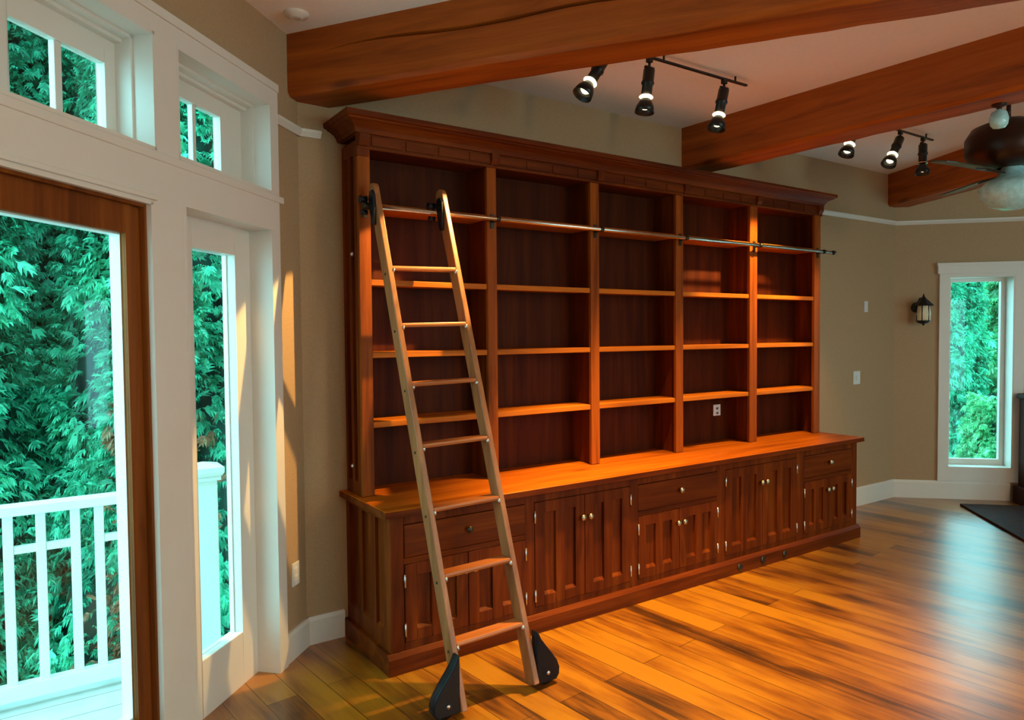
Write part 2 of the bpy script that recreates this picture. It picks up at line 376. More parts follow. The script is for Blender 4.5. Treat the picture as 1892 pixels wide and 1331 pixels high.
# ------------------------------------------------------------------ ceiling beams
def beam(name, p0, p1, wd, z0, label, crack=False):
    p0 = Vector(p0); p1 = Vector(p1); d = (p1-p0); ln = d.length; hd = math.atan2(d.y, d.x)
    T = Matrix.Translation((p0.x, p0.y, 0)) @ Matrix.Rotation(hd, 4, 'Z')
    o = MB().box(-.15, ln, -wd/2, wd/2, z0, H+.005)
    # hand hewn: slightly uneven faces
    m = beam_mat('beam_wood_'+name, 0)
    rnd = random.Random(len(label))
    me = bpy.data.meshes.new(name); bm = bmesh.new()
    prof = [(-wd/2, H+.004), (-wd/2, z0+.02), (-wd/2+.02, z0), (wd/2-.02, z0), (wd/2, z0+.02), (wd/2, H+.004)]
    if crack:
        cz = z0+.185
        prof = [(-wd/2, H+.004), (-wd/2, cz+.007), (-wd/2+.03, cz), (-wd/2, cz-.006), (-wd/2, z0+.02), (-wd/2+.02, z0), (wd/2-.02, z0), (wd/2, z0+.02), (wd/2, H+.004)]
    nseg = int(ln/.12); rows = []
    for i in range(nseg+1):
        x = -.13+(ln+.13)*i/nseg; row = []
        fade = 1.0
        if crack: fade = max(0, min(1, (x-.12)/.5))*max(0, min(1, 1.2-abs(math.sin(x*1.3))*.4))
        wob = .028*math.sin(x*2.1+.6)+.014*math.sin(x*5.3)+x*.018
        for k, (y, z) in enumerate(prof):
            yy, zz = y, z
            if crack and k in (1, 2, 3):
                mid = z0+.15+wob
                zz = mid+(z-(z0+.185))*(.4+fade)
                if k == 2: yy = -wd/2+.001+.035*fade
            amp = .003
            if 0 < k < len(prof)-1: yy += rnd.uniform(-amp, amp)*.6; zz += rnd.uniform(-amp, amp)*(.3 if crack and k in (1, 2, 3) else 1)
            row.append(bm.verts.new((x, yy, zz)))
        rows.append(row)
    n = len(prof)
    for a, b_ in zip(rows, rows[1:]):
        for k in range(n): bm.faces.new((a[k], a[(k+1) % n], b_[(k+1) % n], b_[k]))
    bm.faces.new(rows[0]); bm.faces.new(rows[-1])
    bmesh.ops.recalc_face_normals(bm, faces=bm.faces); bm.to_mesh(me); bm.free(); me.materials.append(m)
    ob = bpy.data.objects.new('ceiling_beam', me); COL.objects.link(ob); ob.matrix_world = T
    tag(ob, label, 'ceiling beam', 'exposed timber ceiling beams')
    return ob
CB = Vector((4.40, -1.16))
# left beam: offset so that its near side starts at the wall corner
b1d = Vector((.56, -.83)).normalized(); b1n = Vector((.83, .56)).normalized()
b1c = b1n*3.005/(.83*b1n.x+.56*b1n.y)
b1s = b1c+b1d*((Vector((1.2, 3.5))-b1c).dot(b1d))
beam('beam1', b1s-b1d*.02, b1s+b1d*5.3, .25, 2.79, 'massive red-brown beam nearest the camera, with a long crack, starting above the french window', True)
beam('beam2', (4.07, 3.62), (4.33, -.9), .26, 2.79, 'timber ceiling beam meeting the wall above the middle of the bookcase')
beam('beam3', (6.87, 3.58), (4.55, -1.0), .25, 2.79, 'dark timber beam farthest right, behind the ceiling fan')
for p1 in ((9.6, -3.4), (4.4, -6.0), (-.8, -3.6)):
    pass

# ------------------------------------------------------------------ bookcase
X0, X1 = 1.36, 5.29; YB = 3.615; YF = 3.375; YL = 3.06; CT = .787
div = [(1.36, 1.425), (2.115, 2.178), (2.868, 2.936), (3.620, 3.690), (4.398, 4.484), (5.205, 5.285)]
def plate_panel(mb, x0, x1, z0, z1, y, th, sx, sz0, sz1, n, ledge=.0, T=None):
    """frame-and-panel face looking towards -y: n recessed panels, sloped ledge below each"""
    xs = [x0+sx]; w_ = (x1-x0-sx*(n+1))/n
    holes = []
    for k in range(n):
        a = x0+sx+k*(w_+sx); holes.append((a, a+w_, z0+sz0, z1-sz1))
    panel(mb, x0, x1, z0, z1, y, y+th, holes)
    for a, b_, p, q in holes:
        mb.box(a, b_, y+th*.68, y+th, p, q)
        if ledge: mb.prism([(y+.001, p), (y+th*.7, p), (y+th*.7, p+ledge)], a, b_, 'yz')
    return mb

base_ = thing('base_cabinet', (3.3, 3.35, 0), 'long low cherry-stained wooden cabinet with panelled doors and drawers under the bookcase', 'cabinet')
b = MB().box(X0+.02, X1-.02, YL+.03, YB, .09, CT-.037)
b.build('carcass', 'case_v', base_)
# plinth with a moulded top
pl = MB().prism([(0, 0), (YL-.022, 0), (YL-.022, .078), (YL-.004, .1), (YB, .1), (YB, 0)][1:], X0-.022, X1+.022, 'yz')
pl.build('plinth', 'case_h', base_, bevel=.003)
# left end: three recessed panels
TE = Matrix(((0, 1, 0, 0), (-1, 0, 0, 0), (0, 0, 1, 0), (0, 0, 0, 1)))  # local x -> -y ; local y -> +x
e = MB(TE); plate_panel(e, -YB+.001, -YL-.001, .1, CT-.0368, X0, .022, .05, .09, .03, 3, .014); e.build('end_panel', 'case_v', base_, bevel=.002)
TE2 = Matrix(((0, -1, 0, 0), (1, 0, 0, 0), (0, 0, 1, 0), (0, 0, 0, 1)))
e = MB(TE2); plate_panel(e, YL+.001, YB-.001, .1, CT-.0368, -X1, .022, .05, .09, .03, 3, .014); e.build('end_panel', 'case_v', base_, bevel=.002)
# face frame
sec = [(1.432, 2.136), (2.195, 2.892), (2.953, 3.660), (3.738, 4.510), (4.60, 5.21)]
holes = [(a, q, .135, .705) for a, q in sec]
panel(MB(), X0+.001, X1-.001, .1, CT-.0368, YL, YL+.03, holes).build('face_frame', 'case_v', base_, bevel=.002)
def knob(parent, x, z, y, m):
    MB().lathe([(.0, 0), (.007, 0), (.006, .012), (.016, .018), (.018, .026), (.012, .032), (0, .034)], (x, y, z), (0, -1, 0), 16).build('knob', m, parent)
def hinge(parent, x, z): 
    MB().tube((x, YL-.008, z-.032), (x, YL-.008, z+.032), .0055, n=10).build('hinge', 'hinge', parent)
for i, (a, q) in enumerate(sec):
    if i in (0, 2, 4):
        d = MB(); panel(d, a+.003, q-.003, .545, .702, YL-.004, YL+.018, [])
        d.box(a+.003, q-.003, YL+.01, YL+.02, .545, .702)
        dd = d.build('drawer', 'case_h', base_, bevel=.004)
        knob(dd, (a+q)/2, .632, YL-.004, 'darkknob' if i == 0 else 'knob')
        panel(MB(), a, q, .515, .542, YL, YL+.03, []).build('drawer_rail', 'case_h', base_)
        zt = .512; kz = .43
    else: zt = .702; kz = .58
    mid = (a+q)/2
    for sd in (0, 1):
        x0 = a+.003 if sd == 0 else mid+.002; x1 = mid-.002 if sd == 0 else q-.003
        d = MB(); plate_panel(d, x0, x1, .138, zt, YL-.004, .024, .062, .055, .06, 2, .016)
        dd = d.build('door', 'case_v', base_, bevel=.0025)
        knob(dd, mid+(.027 if sd else -.027), kz, YL-.004, 'knob')
        hx = q-.001 if sd else a+.001
        for z in (.20, zt-.075): hinge(dd, hx, z)
for x, z in ((3.863, .036), (4.108, .040), (4.35, .037)):
    MB().lathe([(0, 0), (.027, 0), (.025, .006), (.010, .009), (0, .009)], (x, YL-.0215, z+.006), (0, -1, 0), 14).build('plinth_boss', 'darkknob', base_)

ct = MB().prism([(YL-.024, CT-.030), (YL-.034, CT-.018), (YL-.034, CT-.006), (YL-.028, CT-.0008), (YB, CT-.0008), (YB, CT-.036), (YL-.018, CT-.036)], X0-.032, X1+.032, 'yz')
cto = ct.build('countertop', 'counter', bevel=.003)
ed = MB().box(X0-.036, X1+.036, YL-.038, YL-.0345, CT-.034, CT-.004); ed.box(X0-.036, X0-.0325, YL-.038, YB, CT-.034, CT-.004); ed.box(X1+.0325, X1+.036, YL-.038, YB, CT-.034, CT-.004)  # edging in darker wood, its shade below the lit top put into colour
ed.build('shaded_edge_band', 'case_h', cto, bevel=.001)['label'] = 'red-brown front and end edging, darkened for its shade beside the lit top'
tag(cto, 'long glossy orange-brown wooden worktop between the low cabinet and the open shelves', 'countertop')

up = thing('bookcase', (3.3, 3.45, CT), 'tall open cherry-stained bookcase with five empty bays standing on the worktop', 'bookcase')
ZT = 2.60
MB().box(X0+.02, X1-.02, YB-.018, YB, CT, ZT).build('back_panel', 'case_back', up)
# end sides with two long recessed panels
e = MB(TE); plate_panel(e, -YB+.02, -YF-.026, CT, ZT-.02, X0, .024, .034, .07, .07, 2, .01); e.build('side_panel', 'case_v', up, bevel=.002)
e = MB(TE2); plate_panel(e, YF+.026, YB-.02, CT, ZT-.02, -X1, .024, .034, .07, .07, 2, .01); e.build('side_panel', 'case_v', up, bevel=.002)
for i, (a, q) in enumerate(div):
    m2 = MB().box(a, q, YF, YF+.026, CT, 2.545)
    m2.build('face_stile', 'stile', up, bevel=.004)
    if 0 < i < 5: MB().box((a+q)/2-.012, (a+q)/2+.012, YF+.026, YB-.018, CT, 2.56).build('divider', 'case_v', up)
for i in range(5):
    a = div[i][1]; q = div[i+1][0]
    xa = (div[i][0]+div[i][1])/2+.012 if i else X0+.024
    xq = (div[i+1][0]+div[i+1][1])/2-.012 if i < 4 else X1-.024
    for z in (2.272, 1.888, 1.520, 1.163):
        MB().box(xa, xq, YF+.028 if z != 2.272 else YF+.028, YB-.018, z-.022, z).box(a+.001, q-.001, YF+.008, YF+.03, z-.03, z).build('shelf', 'shelf' if z != 2.272 else 'shelf', up, bevel=.003)
# head: top board, frieze with raised blocks, crown
MB().box(X0+.02, X1-.02, YF+.02, YB, 2.545, 2.565).build('top_board', 'case_h', up)
fr = MB().box(X0, X1, YF, YF+.03, 2.535, 2.625); fr.box(X0-.004, X1+.004, YF-.010, YF+.01, 2.535, 2.548)
fr.build('frieze', 'case_h', up, bevel=.002)
nb = 20
for k in range(nb+1):
    x = X0+.028+k*(X1-X0-.056)/nb
    if k % 4 == 0: MB().prism([(YF, 2.548), (YF-.012, 2.55), (YF-.026, 2.575), (YF-.026, 2.612), (YF, 2.612)], x-.026, x+.026, 'yz').build('corbel', 'case_v', up, bevel=.003)
for k in range(20):
    xa = X0+.06+k*(X1-X0-.12)/20; xb = X0+.06+(k+1)*(X1-X0-.12)/20
    MB().box(xa+.012, xb-.012, YF-.007, YF+.005, 2.556, 2.605).build('frieze_block', 'case_h', up, bevel=.004)
crown_prof = [(0, 2.612), (.014, 2.612), (.018, 2.622), (.022, 2.632), (.034, 2.648), (.052, 2.660), (.068, 2.666), (.070, 2.672), (.084, 2.676), (.088, 2.684), (.088, 2.702), (0, 2.702)]
def crown():
    m3 = MB(); rings = []
    for o_, z in crown_prof:
        rings.append([(X0-o_, YB, z), (X0-o_, YF-o_, z), (X1+o_, YF-o_, z), (X1+o_, YB, z)])
    vs = [p for r in rings for p in r]; fs = []
    n = len(rings)
    for k in range(n-1):
        for j in range(3): fs.append((k*4+j, k*4+j+1, (k+1)*4+j+1, (k+1)*4+j))
    fs.append(((n-1)*4, (n-1)*4+1, (n-1)*4+2, (n-1)*4+3))
    m3.add(vs, fs); m3.box(X0, X1, YF, YB, 2.61, 2.69); return m3
crown().build('cornice', 'case_h', up, bevel=.002)
MB().box(X0-.006, X0+.06, YF-.006, YF+.03, 2.50, 2.545).build('capital', 'case_v', up, bevel=.004)
for z, y in ((2.02, 3.46), (.93, 3.50)):
    MB().lathe([(0, 0), (.012, 0), (.012, .006), (.006, .012), (0, .013)], (X0, y, z), (-1, 0, 0), 12).build('metal_stud', 'hinge', up)
o = MB().box(4.255, 4.335, YB-.024, YB-.018, .975, 1.06)
so = o.build('wall_socket', 'plate', bevel=.003)
tag(so, 'small white socket plate on the back of the fourth bookcase bay, under its lowest shelf', 'socket')
for z in (.995, 1.03): MB().box(4.283, 4.307, YB-.026, YB-.0235, z-.008, z+.008).build('outlet_face', 'hinge', so)

# library rail in front of the shelves
YR = 3.315; ZR = 2.243
lr = thing('ladder_rail', (3.4, YR, ZR), 'long polished metal tube rail running across the front of the bookcase', 'rail')
MB().tube((1.37, YR, ZR), (5.37, YR, ZR), .0125, n=16).build('tube', 'steel', lr)
for x in (1.37, 5.37): MB().tube((x-.012, YR, ZR), (x+.012, YR, ZR), .017).build('end_cap', 'darkknob', lr)
for i, (a, q) in enumerate(div):
    x = (a+q)/2 if i != 5 else 5.24
    m4 = MB().box(x-.012, x+.012, YF-.006, YF, ZR-.045, ZR+.035); m4.tube((x, YF, ZR-.005), (x, YR, ZR-.005), .007); m4.tube((x-.012, YR, ZR), (x+.012, YR, ZR), .0165)
    m4.build('bracket', 'darkknob', lr)

# ------------------------------------------------------------------ rolling ladder
L0 = Vector((1.645, 2.565, .0)); L1 = Vector((1.592, 3.278, 2.30))
ld = thing('library_ladder', (1.64, 2.56, 0), 'tall wooden rolling library ladder leaning on the rail in front of the first bay', 'ladder')
ax = (L1-L0).normalized(); ex = Vector((1, 0, 0)); ex = (ex-ax*ex.dot(ax)).normalized(); ey = ax.cross(ex)   # ey towards the viewer/up
TLd = Matrix((( ex.x, ey.x, ax.x, L0.x), (ex.y, ey.y, ax.y, L0.y), (ex.z, ey.z, ax.z, L0.z), (0, 0, 0, 1)))
LL = (L1-L0).length
sgn = 1 if (TLd.to_3x3() @ Vector((0, 1, 0))).y > 0 else -1
hw = .187; rt = .014; rd = .036
for sx in (-1, 1):
    poly = [(-rd, .02)]
    n_ = 8
    poly += [(rd, .02)] + [(rd*math.cos(a), LL+.02+rd*math.sin(a)) for a in [math.pi*k/n_ for k in range(n_+1)]] + [(-rd, LL*.5)]
    MB(TLd).prism(poly, sx*hw-rt, sx*hw+rt, 'yz').build('side_rail', 'ladder', ld, bevel=.004)
for k in range(7):
    z = .28+.275*k; l = (z)/ax.z
    rg = MB(TLd).prism([(-.032, l-.010), (.032, l-.010), (.035, l), (.032, l+.010), (-.032, l+.010), (-.035, l)], -hw+rt, hw-rt, 'yz')
    # treads lie level, so turn the section about the rung axis
    cen = TLd @ Vector((0, 0, l)); ang = math.atan2(ax.y, ax.z)
    R_ = Matrix.Translation(cen) @ Matrix.Rotation(ang, 4, 'X') @ Matrix.Translation(-cen)
    rg.v = [R_ @ p for p in rg.v]
    rgo = rg.build('rung', 'rung', ld, bevel=.003)
    for sx in (-1, 1):
        p = TLd @ Vector((sx*(hw-rt-.003), -sgn*.030, l-.022))
        MB().lathe([(0, -.004), (.011, -.004), (.012, .002), (.006, .006), (0, .007)], p, (-sx, 0, 0), 12).build('bolt', 'hinge', rgo)
        p = TLd @ Vector((sx*(hw+rt), 0, l-.03))
        MB().lathe([(0, 0), (.006, 0), (.006, .003), (0, .004)], p, (sx, 0, 0), 10).build('screw_head', 'darkknob', rgo)
# wheel housings at the feet (teardrop plates in the plane of travel)
def housing(sx):
    xc = TLd @ Vector((sx*(hw+rt), 0, 0)); x = xc.x; y = xc.y
    pts = [(0, .262), (.010, .255), (.024, .225), (.050, .190), (.082, .150), (.112, .108), (.126, .072), (.124, .040), (.108, .018), (.0, .018)]
    poly = [(x+sx*u, v) for u, v in pts]
    m5 = MB().prism(poly, y-.012, y+.038, 'xz', smooth=True)
    hs = m5.build('wheel_housing', 'blackcast', ld, bevel=.006)
    w5 = MB().lathe([(0, -.014), (.040, -.014), (.045, -.008), (.045, .008), (.040, .014), (0, .014)], (x+sx*.062, y+.012, .045), (0, 1, 0), 22)
    w5.build('wheel', 'black', hs)
    MB().lathe([(0, 0), (.010, 0), (.009, .006), (0, .008)], (x+sx*.058, y-.012, .062), (0, -1, 0), 12).build('axle_bolt', 'hinge', hs)
housing(-1); housing(1)
# top fittings: plate with two rollers that run on the tube
for sx in (-1, 1):
    p = TLd @ Vector((-hw-rt-.001 if sx < 0 else hw-rt-.001, 0, LL-.075))
    x = p.x; y = p.y; z = ZR
    m6 = MB(); poly = [(y-.022, z-.10), (y+.004, z-.105), (y+.030, z-.03), (y+.045, z+.035), (y+.030, z+.066), (y+.002, z+.07), (y-.018, z+.045), (y-.024, z-.02)]
    m6.prism(poly, x-.012, x, 'yz'); hk = m6.build('hook_plate', 'blackcast', ld, bevel=.003)
    MB().lathe([(0, -.018), (.020, -.018), (.014, 0), (.020, .018), (0, .018)], (x-.032, YR, z+.030), (1, 0, 0), 16).build('roller', 'blackcast', hk)
    MB().lathe([(0, -.016), (.014, -.016), (.010, 0), (.014, .016), (0, .016)], (x-.030, YR-.004, z-.034), (1, 0, 0), 16).build('roller', 'blackcast', hk)

# ------------------------------------------------------------------ track lights
def track(x0, x1, label):
    o = thing('lighting_track', ((x0+x1)/2, 2.73, H), label, 'lighting track')
    MB().box(x0, x1, 2.722, 2.738, 3.052, 3.062).build('track_bar', 'black', o)
    for x in (x0+.15, (x0+x1)/2, x1-.1): MB().tube((x, 2.73, 3.06), (x, 2.73, H), .006).build('standoff', 'black', o)
    return o
track(2.15, 3.52, 'thin black ceiling track bar between the near beam and the middle beam')
track(4.42, 5.72, 'thin black ceiling track bar to the right of the middle beam')
def track_head(top, tip, label, grp='black track spotlights', glow=True, bell_open=True):
    top = Vector(top); tip = Vector(tip); d = (tip-top).normalized(); ln = (tip-top).length
    o = thing('track_spotlight', (top.x, top.y, 3.052), label, 'spotlight', grp)
    MB().box(top.x-.016, top.x+.016, 2.718, 2.742, 3.028, 3.054).build('track_clip', 'black', o, bevel=.003)
    k = MB().tube((top.x, top.y, 3.03), top, .007); k.tube(top-Vector((.03, 0, 0)), top+Vector((.03, 0, 0)), .009); k.build('swivel', 'black', o)
    MB().lathe([(0, 0), (.020, .0), (.030, .010), (.030, ln*.30), (.034, ln*.32), (.034, ln*.36), (.028, ln*.38), (.028, ln*.62), (0, ln*.62)], top, d, 20).build('body', 'black', o)
    rg = MB().lathe([(.030, ln*.62), (.037, ln*.650), (.037, ln*.657), (.030, ln*.67), (0, ln*.675)], top, d, 22)
    rg.build('lamp_ring', 'bulb' if glow else 'steel', o)
    MB().lathe([(.026, ln*.70), (.034, ln*.76), (.046, ln*.86), (.052, ln), (.050, ln), (.044, ln*.86), (.030, ln*.77), (0, ln*.75)], top, d, 22).build('shade', 'black', o)
    MB().lathe([(0, ln*.84), (.020, ln*.84), (.024, ln*.88), (.014, ln*.92), (0, ln*.925)], top, d, 18).build('bulb', 'bulb', o)
    return tip+d*.02
H1 = track_head((2.42, 2.73, 2.99), (2.285, 2.75, 2.785), 'leftmost black track spotlight, tilted left, half hidden by the near beam')
H2 = track_head((2.728, 2.73, 3.00), (2.70, 2.74, 2.765), 'black track spotlight hanging straight down in the middle of the left track')
H3 = track_head((3.322, 2.73, 3.005), (3.265, 2.74, 2.765), 'black track spotlight at the right end of the left track')
H4 = track_head((4.68, 2.73, 3.01), (4.59, 2.75, 2.80), 'black track spotlight tucked just under the middle beam')
H5 = track_head((5.25, 2.73, 3.01), (5.11, 2.74, 2.80), 'black spotlight tilted left in the middle of the right track')
H6 = track_head((5.575, 2.73, 3.01), (5.55, 2.72, 2.78), 'black unlit-looking spotlight at the right end of the right track', glow=False)
lamp('spot_lamp', 'SPOT', H1, 300, WARM, (1.3, 3.42, 1.5), .015, 34, .15)
lamp('spot_lamp', 'SPOT', H2, 620, WARM, (2.65, 2.55, 0), .03, 72, .9)
lamp('spot_lamp', 'SPOT', H3, 210, WARM, (3.1, 2.75, 0), .03, 76, .8)
lamp('spot_lamp', 'SPOT', H4, 240, WARM, (4.42, 3.40, 1.7), .03, 62, .4)
lamp('spot_lamp', 'SPOT', H5, 55, WARM, (4.9, 3.25, .8), .03, 70, .5)
lamp('spot_lamp', 'SPOT', H6, 12, WARM, (5.6, 2.3, 0), .03, 70, .5)

# recessed disc on the ceiling
sd = thing('ceiling_disc', (1.045, 3.304, H), 'round white flat detector on the ceiling left of the near beam', 'smoke detector')
MB().lathe([(0, -.022), (.030, -.022), (.034, -.016), (.054, -.012), (.058, 0)], (1.045, 3.304, H), (0, 0, 1), 28).build('cover', 'white', sd)
MB().lathe([(.018, -.024), (.024, -.027), (.030, -.024)], (1.045, 3.304, H), (0, 0, 1), 24).build('ring', 'plate', sd)

# ------------------------------------------------------------------ ceiling fan (right edge of the view)
FC = Vector((5.12, 1.99, 0))
fan = thing('ceiling_fan', (FC.x, FC.y, H), 'dark bronze ceiling fan with a frosted glass bowl at the right edge of the view', 'ceiling fan')
MB().lathe([(.0, 0), (.075, 0), (.07, -.03), (.02, -.05)], (FC.x, FC.y, H), (0, 0, 1), 24).build('canopy', 'bronze', fan)
MB().tube((FC.x, FC.y, H-.04), (FC.x, FC.y, 2.92), .013).build('downrod', 'bronze', fan)
MB().lathe([(.02, 2.93), (.10, 2.92), (.20, 2.88), (.235, 2.82), (.235, 2.72), (.20, 2.655), (.10, 2.63), (.06, 2.625)], (FC.x, FC.y, 0), (0, 0, 1), 32).build('motor_housing', 'bronze', fan)
MB().lathe([(.06, 2.63), (.085, 2.575), (.15, 2.54), (.185, 2.50), (.17, 2.44), (.12, 2.39), (.05, 2.365), (0, 2.363)], (FC.x+.02, FC.y-.02, 0), (0, 0, 1), 30).build('glass_bowl', 'frost', fan)
for k in range(3):
    a = math.radians(172+120*k); u = Vector((math.cos(a), math.sin(a), 0)); v_ = Vector((-u.y, u.x, 0))
    T = Matrix(((u.x, v_.x, 0, FC.x), (u.y, v_.y, 0, FC.y), (0, 0, 1, 2.60), (0, 0, 0, 1))) @ Matrix.Rotation(math.radians(-12), 4, 'X')
    bl = MB().prism([(.22, -.045), (.30, -.062), (.62, -.072), (.69, -.055), (.71, 0), (.69, .055), (.62, .072), (.30, .062), (.22, .045)], -.004, .004, 'xy', T)
    bb = bl.build('fan_blade', 'blade', fan, bevel=.002)
    MB().prism([(.03, -.02), (.27, -.03), (.32, 0), (.27, .03), (.03, .02)], -.012, -.005, 'xy', T).build('blade_arm', 'bronze', bb)
# small glass spotlight under the middle beam
gl = thing('glass_spotlight', (4.235, 1.69, 2.79), 'small pale frosted glass ceiling lamp beneath the middle beam, above the fan', 'ceiling lamp')
MB().lathe([(0, 0), (.035, 0), (.035, -.012), (.012, -.02), (.012, -.035)], (4.235, 1.69, 2.792), (0, 0, 1), 20).build('mount', 'bronze', gl)
MB().lathe([(.012, -.03), (.035, -.045), (.045, -.08), (.040, -.11), (.028, -.125), (0, -.13)], (4.235, 1.69, 2.792), (0, 0, 1), 24).build('glass_shade', 'frost', gl)

# ------------------------------------------------------------------ wall fittings
def plate(T, x, z, w_, h_, name, label, cat, n=0):
    o = MB(T).box(x-w_/2, x+w_/2, -.007, 0, z-h_/2, z+h_/2).build(name, 'plate', bevel=.002)
    tag(o, label, cat)
    if n == 2:
        for dz in (-.02, .02): MB(T).box(x-.014, x+.014, -.009, -.006, z+dz-.012, z+dz+.012).build('outlet_face', 'white', o)
    if n == 1: MB(T).box(x-.012, x+.012, -.011, -.006, z-.02, z+.02).build('rocker', 'white', o, bevel=.002)
    return o
plate(TL, -.115, .412, .07, .115, 'wall_outlet', 'white outlet plate low on the narrow tan wall beside the french window', 'outlet', 2)
plate(TBk, 5.095, 1.184, .11, .12, 'light_switch', 'white double switch plate on the tan wall right of the bookcase', 'light switch', 1)
plate(TBk, 5.24, 1.835, .06, .10, 'wall_sensor', 'small pale sensor high on the tan wall between bookcase and lantern', 'sensor', 0)
plate(TBk, 5.02, .42, .07, .115, 'wall_outlet', 'white outlet plate low on the back wall just right of the cabinet end', 'outlet', 2)
# lantern sconce
sx_, sz_ = .216, 1.80
sc = thing('wall_lantern', TR @ Vector((sx_, -.02, sz_)), 'black iron wall lantern with cream glass beside the far window', 'wall lamp')
MB(TR).lathe([(0, 0), (.045, 0), (.05, .01), (.03, .02), (0, .022)], (sx_-.02, -.0, sz_+.03), (0, -1, 0), 20).build('wall_plate', 'black', sc)
m7 = MB(TR); m7.tube((sx_-.02, -.01, sz_+.05), (sx_-.02, -.10, sz_+.115), .008); m7.tube((sx_-.02, -.10, sz_+.115), (sx_, -.13, sz_+.085), .007); m7.build('arm', 'black', sc)
MB(TR).lathe([(.004, .155), (.010, .13), (.03, .105), (.085, .055), (.092, .042), (.060, .044), (0, .05)], (sx_, -.13, sz_), (0, 0, 1), 8, smooth=False).build('roof', 'black', sc)
MB(TR).lathe([(.052, .045), (.060, -.03), (.056, -.10), (.035, -.115), (0, -.118)], (sx_, -.13, sz_), (0, 0, 1), 16).build('glass_shade', 'amber', sc)
for k in range(6):
    a = k*math.pi/3; u = Vector((math.cos(a), math.sin(a), 0))
    MB(TR).tube(Vector((sx_, -.13, sz_+.045))+u*.056, Vector((sx_, -.13, sz_-.105))+u*.058, .0045, n=8).build('cage_bar', 'black', sc)
MB(TR).lathe([(.060, -.095), (.064, -.10), (.045, -.12), (.012, -.128), (.008, -.14), (0, -.145)], (sx_, -.13, sz_), (0, 0, 1), 16).build('base_ring', 'black', sc)

# ------------------------------------------------------------------ dark cabinet and low step at the right
TC = TR
cb = thing('dark_cabinet', TR @ Vector((1.45, -.22, 0)), 'dark wooden cabinet at the right edge, standing against the wall beside the window', 'cabinet')
MB(TR).box(1.065, 2.1, -.40, -.06, .16, .975).build('body', 'dark_wood', cb, bevel=.004)
MB(TR).box(1.022, 2.13, -.44, -.058, 0, .16).build('plinth', 'dark_wood', cb, bevel=.004)
MB(TR).box(1.035, 2.14, -.45, -.058, .975, 1.02).build('cabinet_top', 'dark_wood', cb, bevel=.01)
tag(MB(TR).prism([(.48, -.30), (1.10, -.30), (1.12, -2.2), (.43, -2.2), (.47, -1.42)], 0, .022, 'xy').build('floor_step', 'dark_wood', bevel=.004), 'low dark wooden floor platform in front of the far window and dark cabinet', 'platform')

# ------------------------------------------------------------------ outside: deck and railing
dk = MB()
for k in range(30):
    y = -.6+k*.16
    dk.box(-4.2, .95, y, y+.152, -.15, -.10)
# keep only boards outside the wall line: cut by the plane of the outer wall
def cut_deck():
    me = bpy.data.meshes.new('deck'); bm = bmesh.new()
    vs = [bm.verts.new(p) for p in dk.v]
    for f in dk.f: bm.faces.new([vs[i] for i in f])
    pt = TL @ Vector((0, THK+.002, 0)); nn = Vector((-c45, c45, 0))
    bmesh.ops.bisect_plane(bm, geom=bm.verts[:]+bm.edges[:]+bm.faces[:], plane_co=pt, plane_no=nn, clear_inner=True)
    bmesh.ops.recalc_face_normals(bm, faces=bm.faces); bm.to_mesh(me); bm.free(); me.materials.append(M['deck'])
    o = bpy.data.objects.new('deck', me); COL.objects.link(o); o['kind'] = 'structure'
cut_deck()
YD = 3.94
rl = thing('deck_railing', (-1.5, YD, -.1), 'white painted deck railing with slim balusters seen through the french window', 'railing')
MB().box(-4.0, .653, YD-.04, YD+.05, .798, .845).build('top_rail', 'ext_white', rl, bevel=.006)
MB().box(-4.0, .653, YD-.015, YD+.035, -.06, .014).build('bottom_rail', 'ext_white', rl, bevel=.004)
bx = []
x = .24
pat = [.098, .137, .125]; k = 0
xs_ = [.24]
while x > -3.4: x -= pat[k % 3]; xs_.append(x); k += 1
xs_ = [.50, .367]+xs_
for i, x in enumerate(xs_): MB().box(x-.02, x+.02, YD-.012, YD+.028, .01, .80).build('baluster', 'ext_white', rl, bevel=.003)
xx = sorted(xs_)
for a, q in zip(xx, xx[1:]):
    if not (.09 < q-a < .105): MB().box(a+.02, q-.02, YD-.008, YD+.024, .618, .652).build('mid_rail', 'ext_white', rl, bevel=.002)
MB().box(.52, .653, YD-.008, YD+.024, .618, .652).build('mid_rail', 'ext_white', rl, bevel=.002)
ps = thing('railing_post', (.735, YD+.02, -.1), 'square white newel post with a flat moulded cap at the end of the deck railing', 'post')
MB().box(.655, .775, YD-.04, YD+.08, -.10, .88).build('shaft', 'ext_white', ps, bevel=.004)
pc = MB().box(.640,  .790, YD-.055, YD+.095, .862, .885); pc.box(.625,  .805, YD-.07, YD+.11, .905, .93)
pc.add([(.635, YD-.06, .885), (.795, YD-.06, .885), (.795, YD+.10, .885), (.635, YD+.10, .885), (.625, YD-.07, .905), (.805, YD-.07, .905), (.805, YD+.11, .905), (.625, YD+.11, .905)], [(0, 1, 5, 4), (1, 2, 6, 5), (2, 3, 7, 6), (3, 0, 4, 7)])
pc.add([(.625, YD-.07, .93), (.805, YD-.07, .93), (.805, YD+.11, .93), (.625, YD+.11, .93), (.715, YD+.02, .955)], [(0, 1, 4), (1, 2, 4), (2, 3, 4), (3, 0, 4)])
pc.build('cap', 'ext_white', ps)

MB().box(-30, 40, 4.2, 40, -3.1, -3.0).build('ground', 'ground', kind='structure')

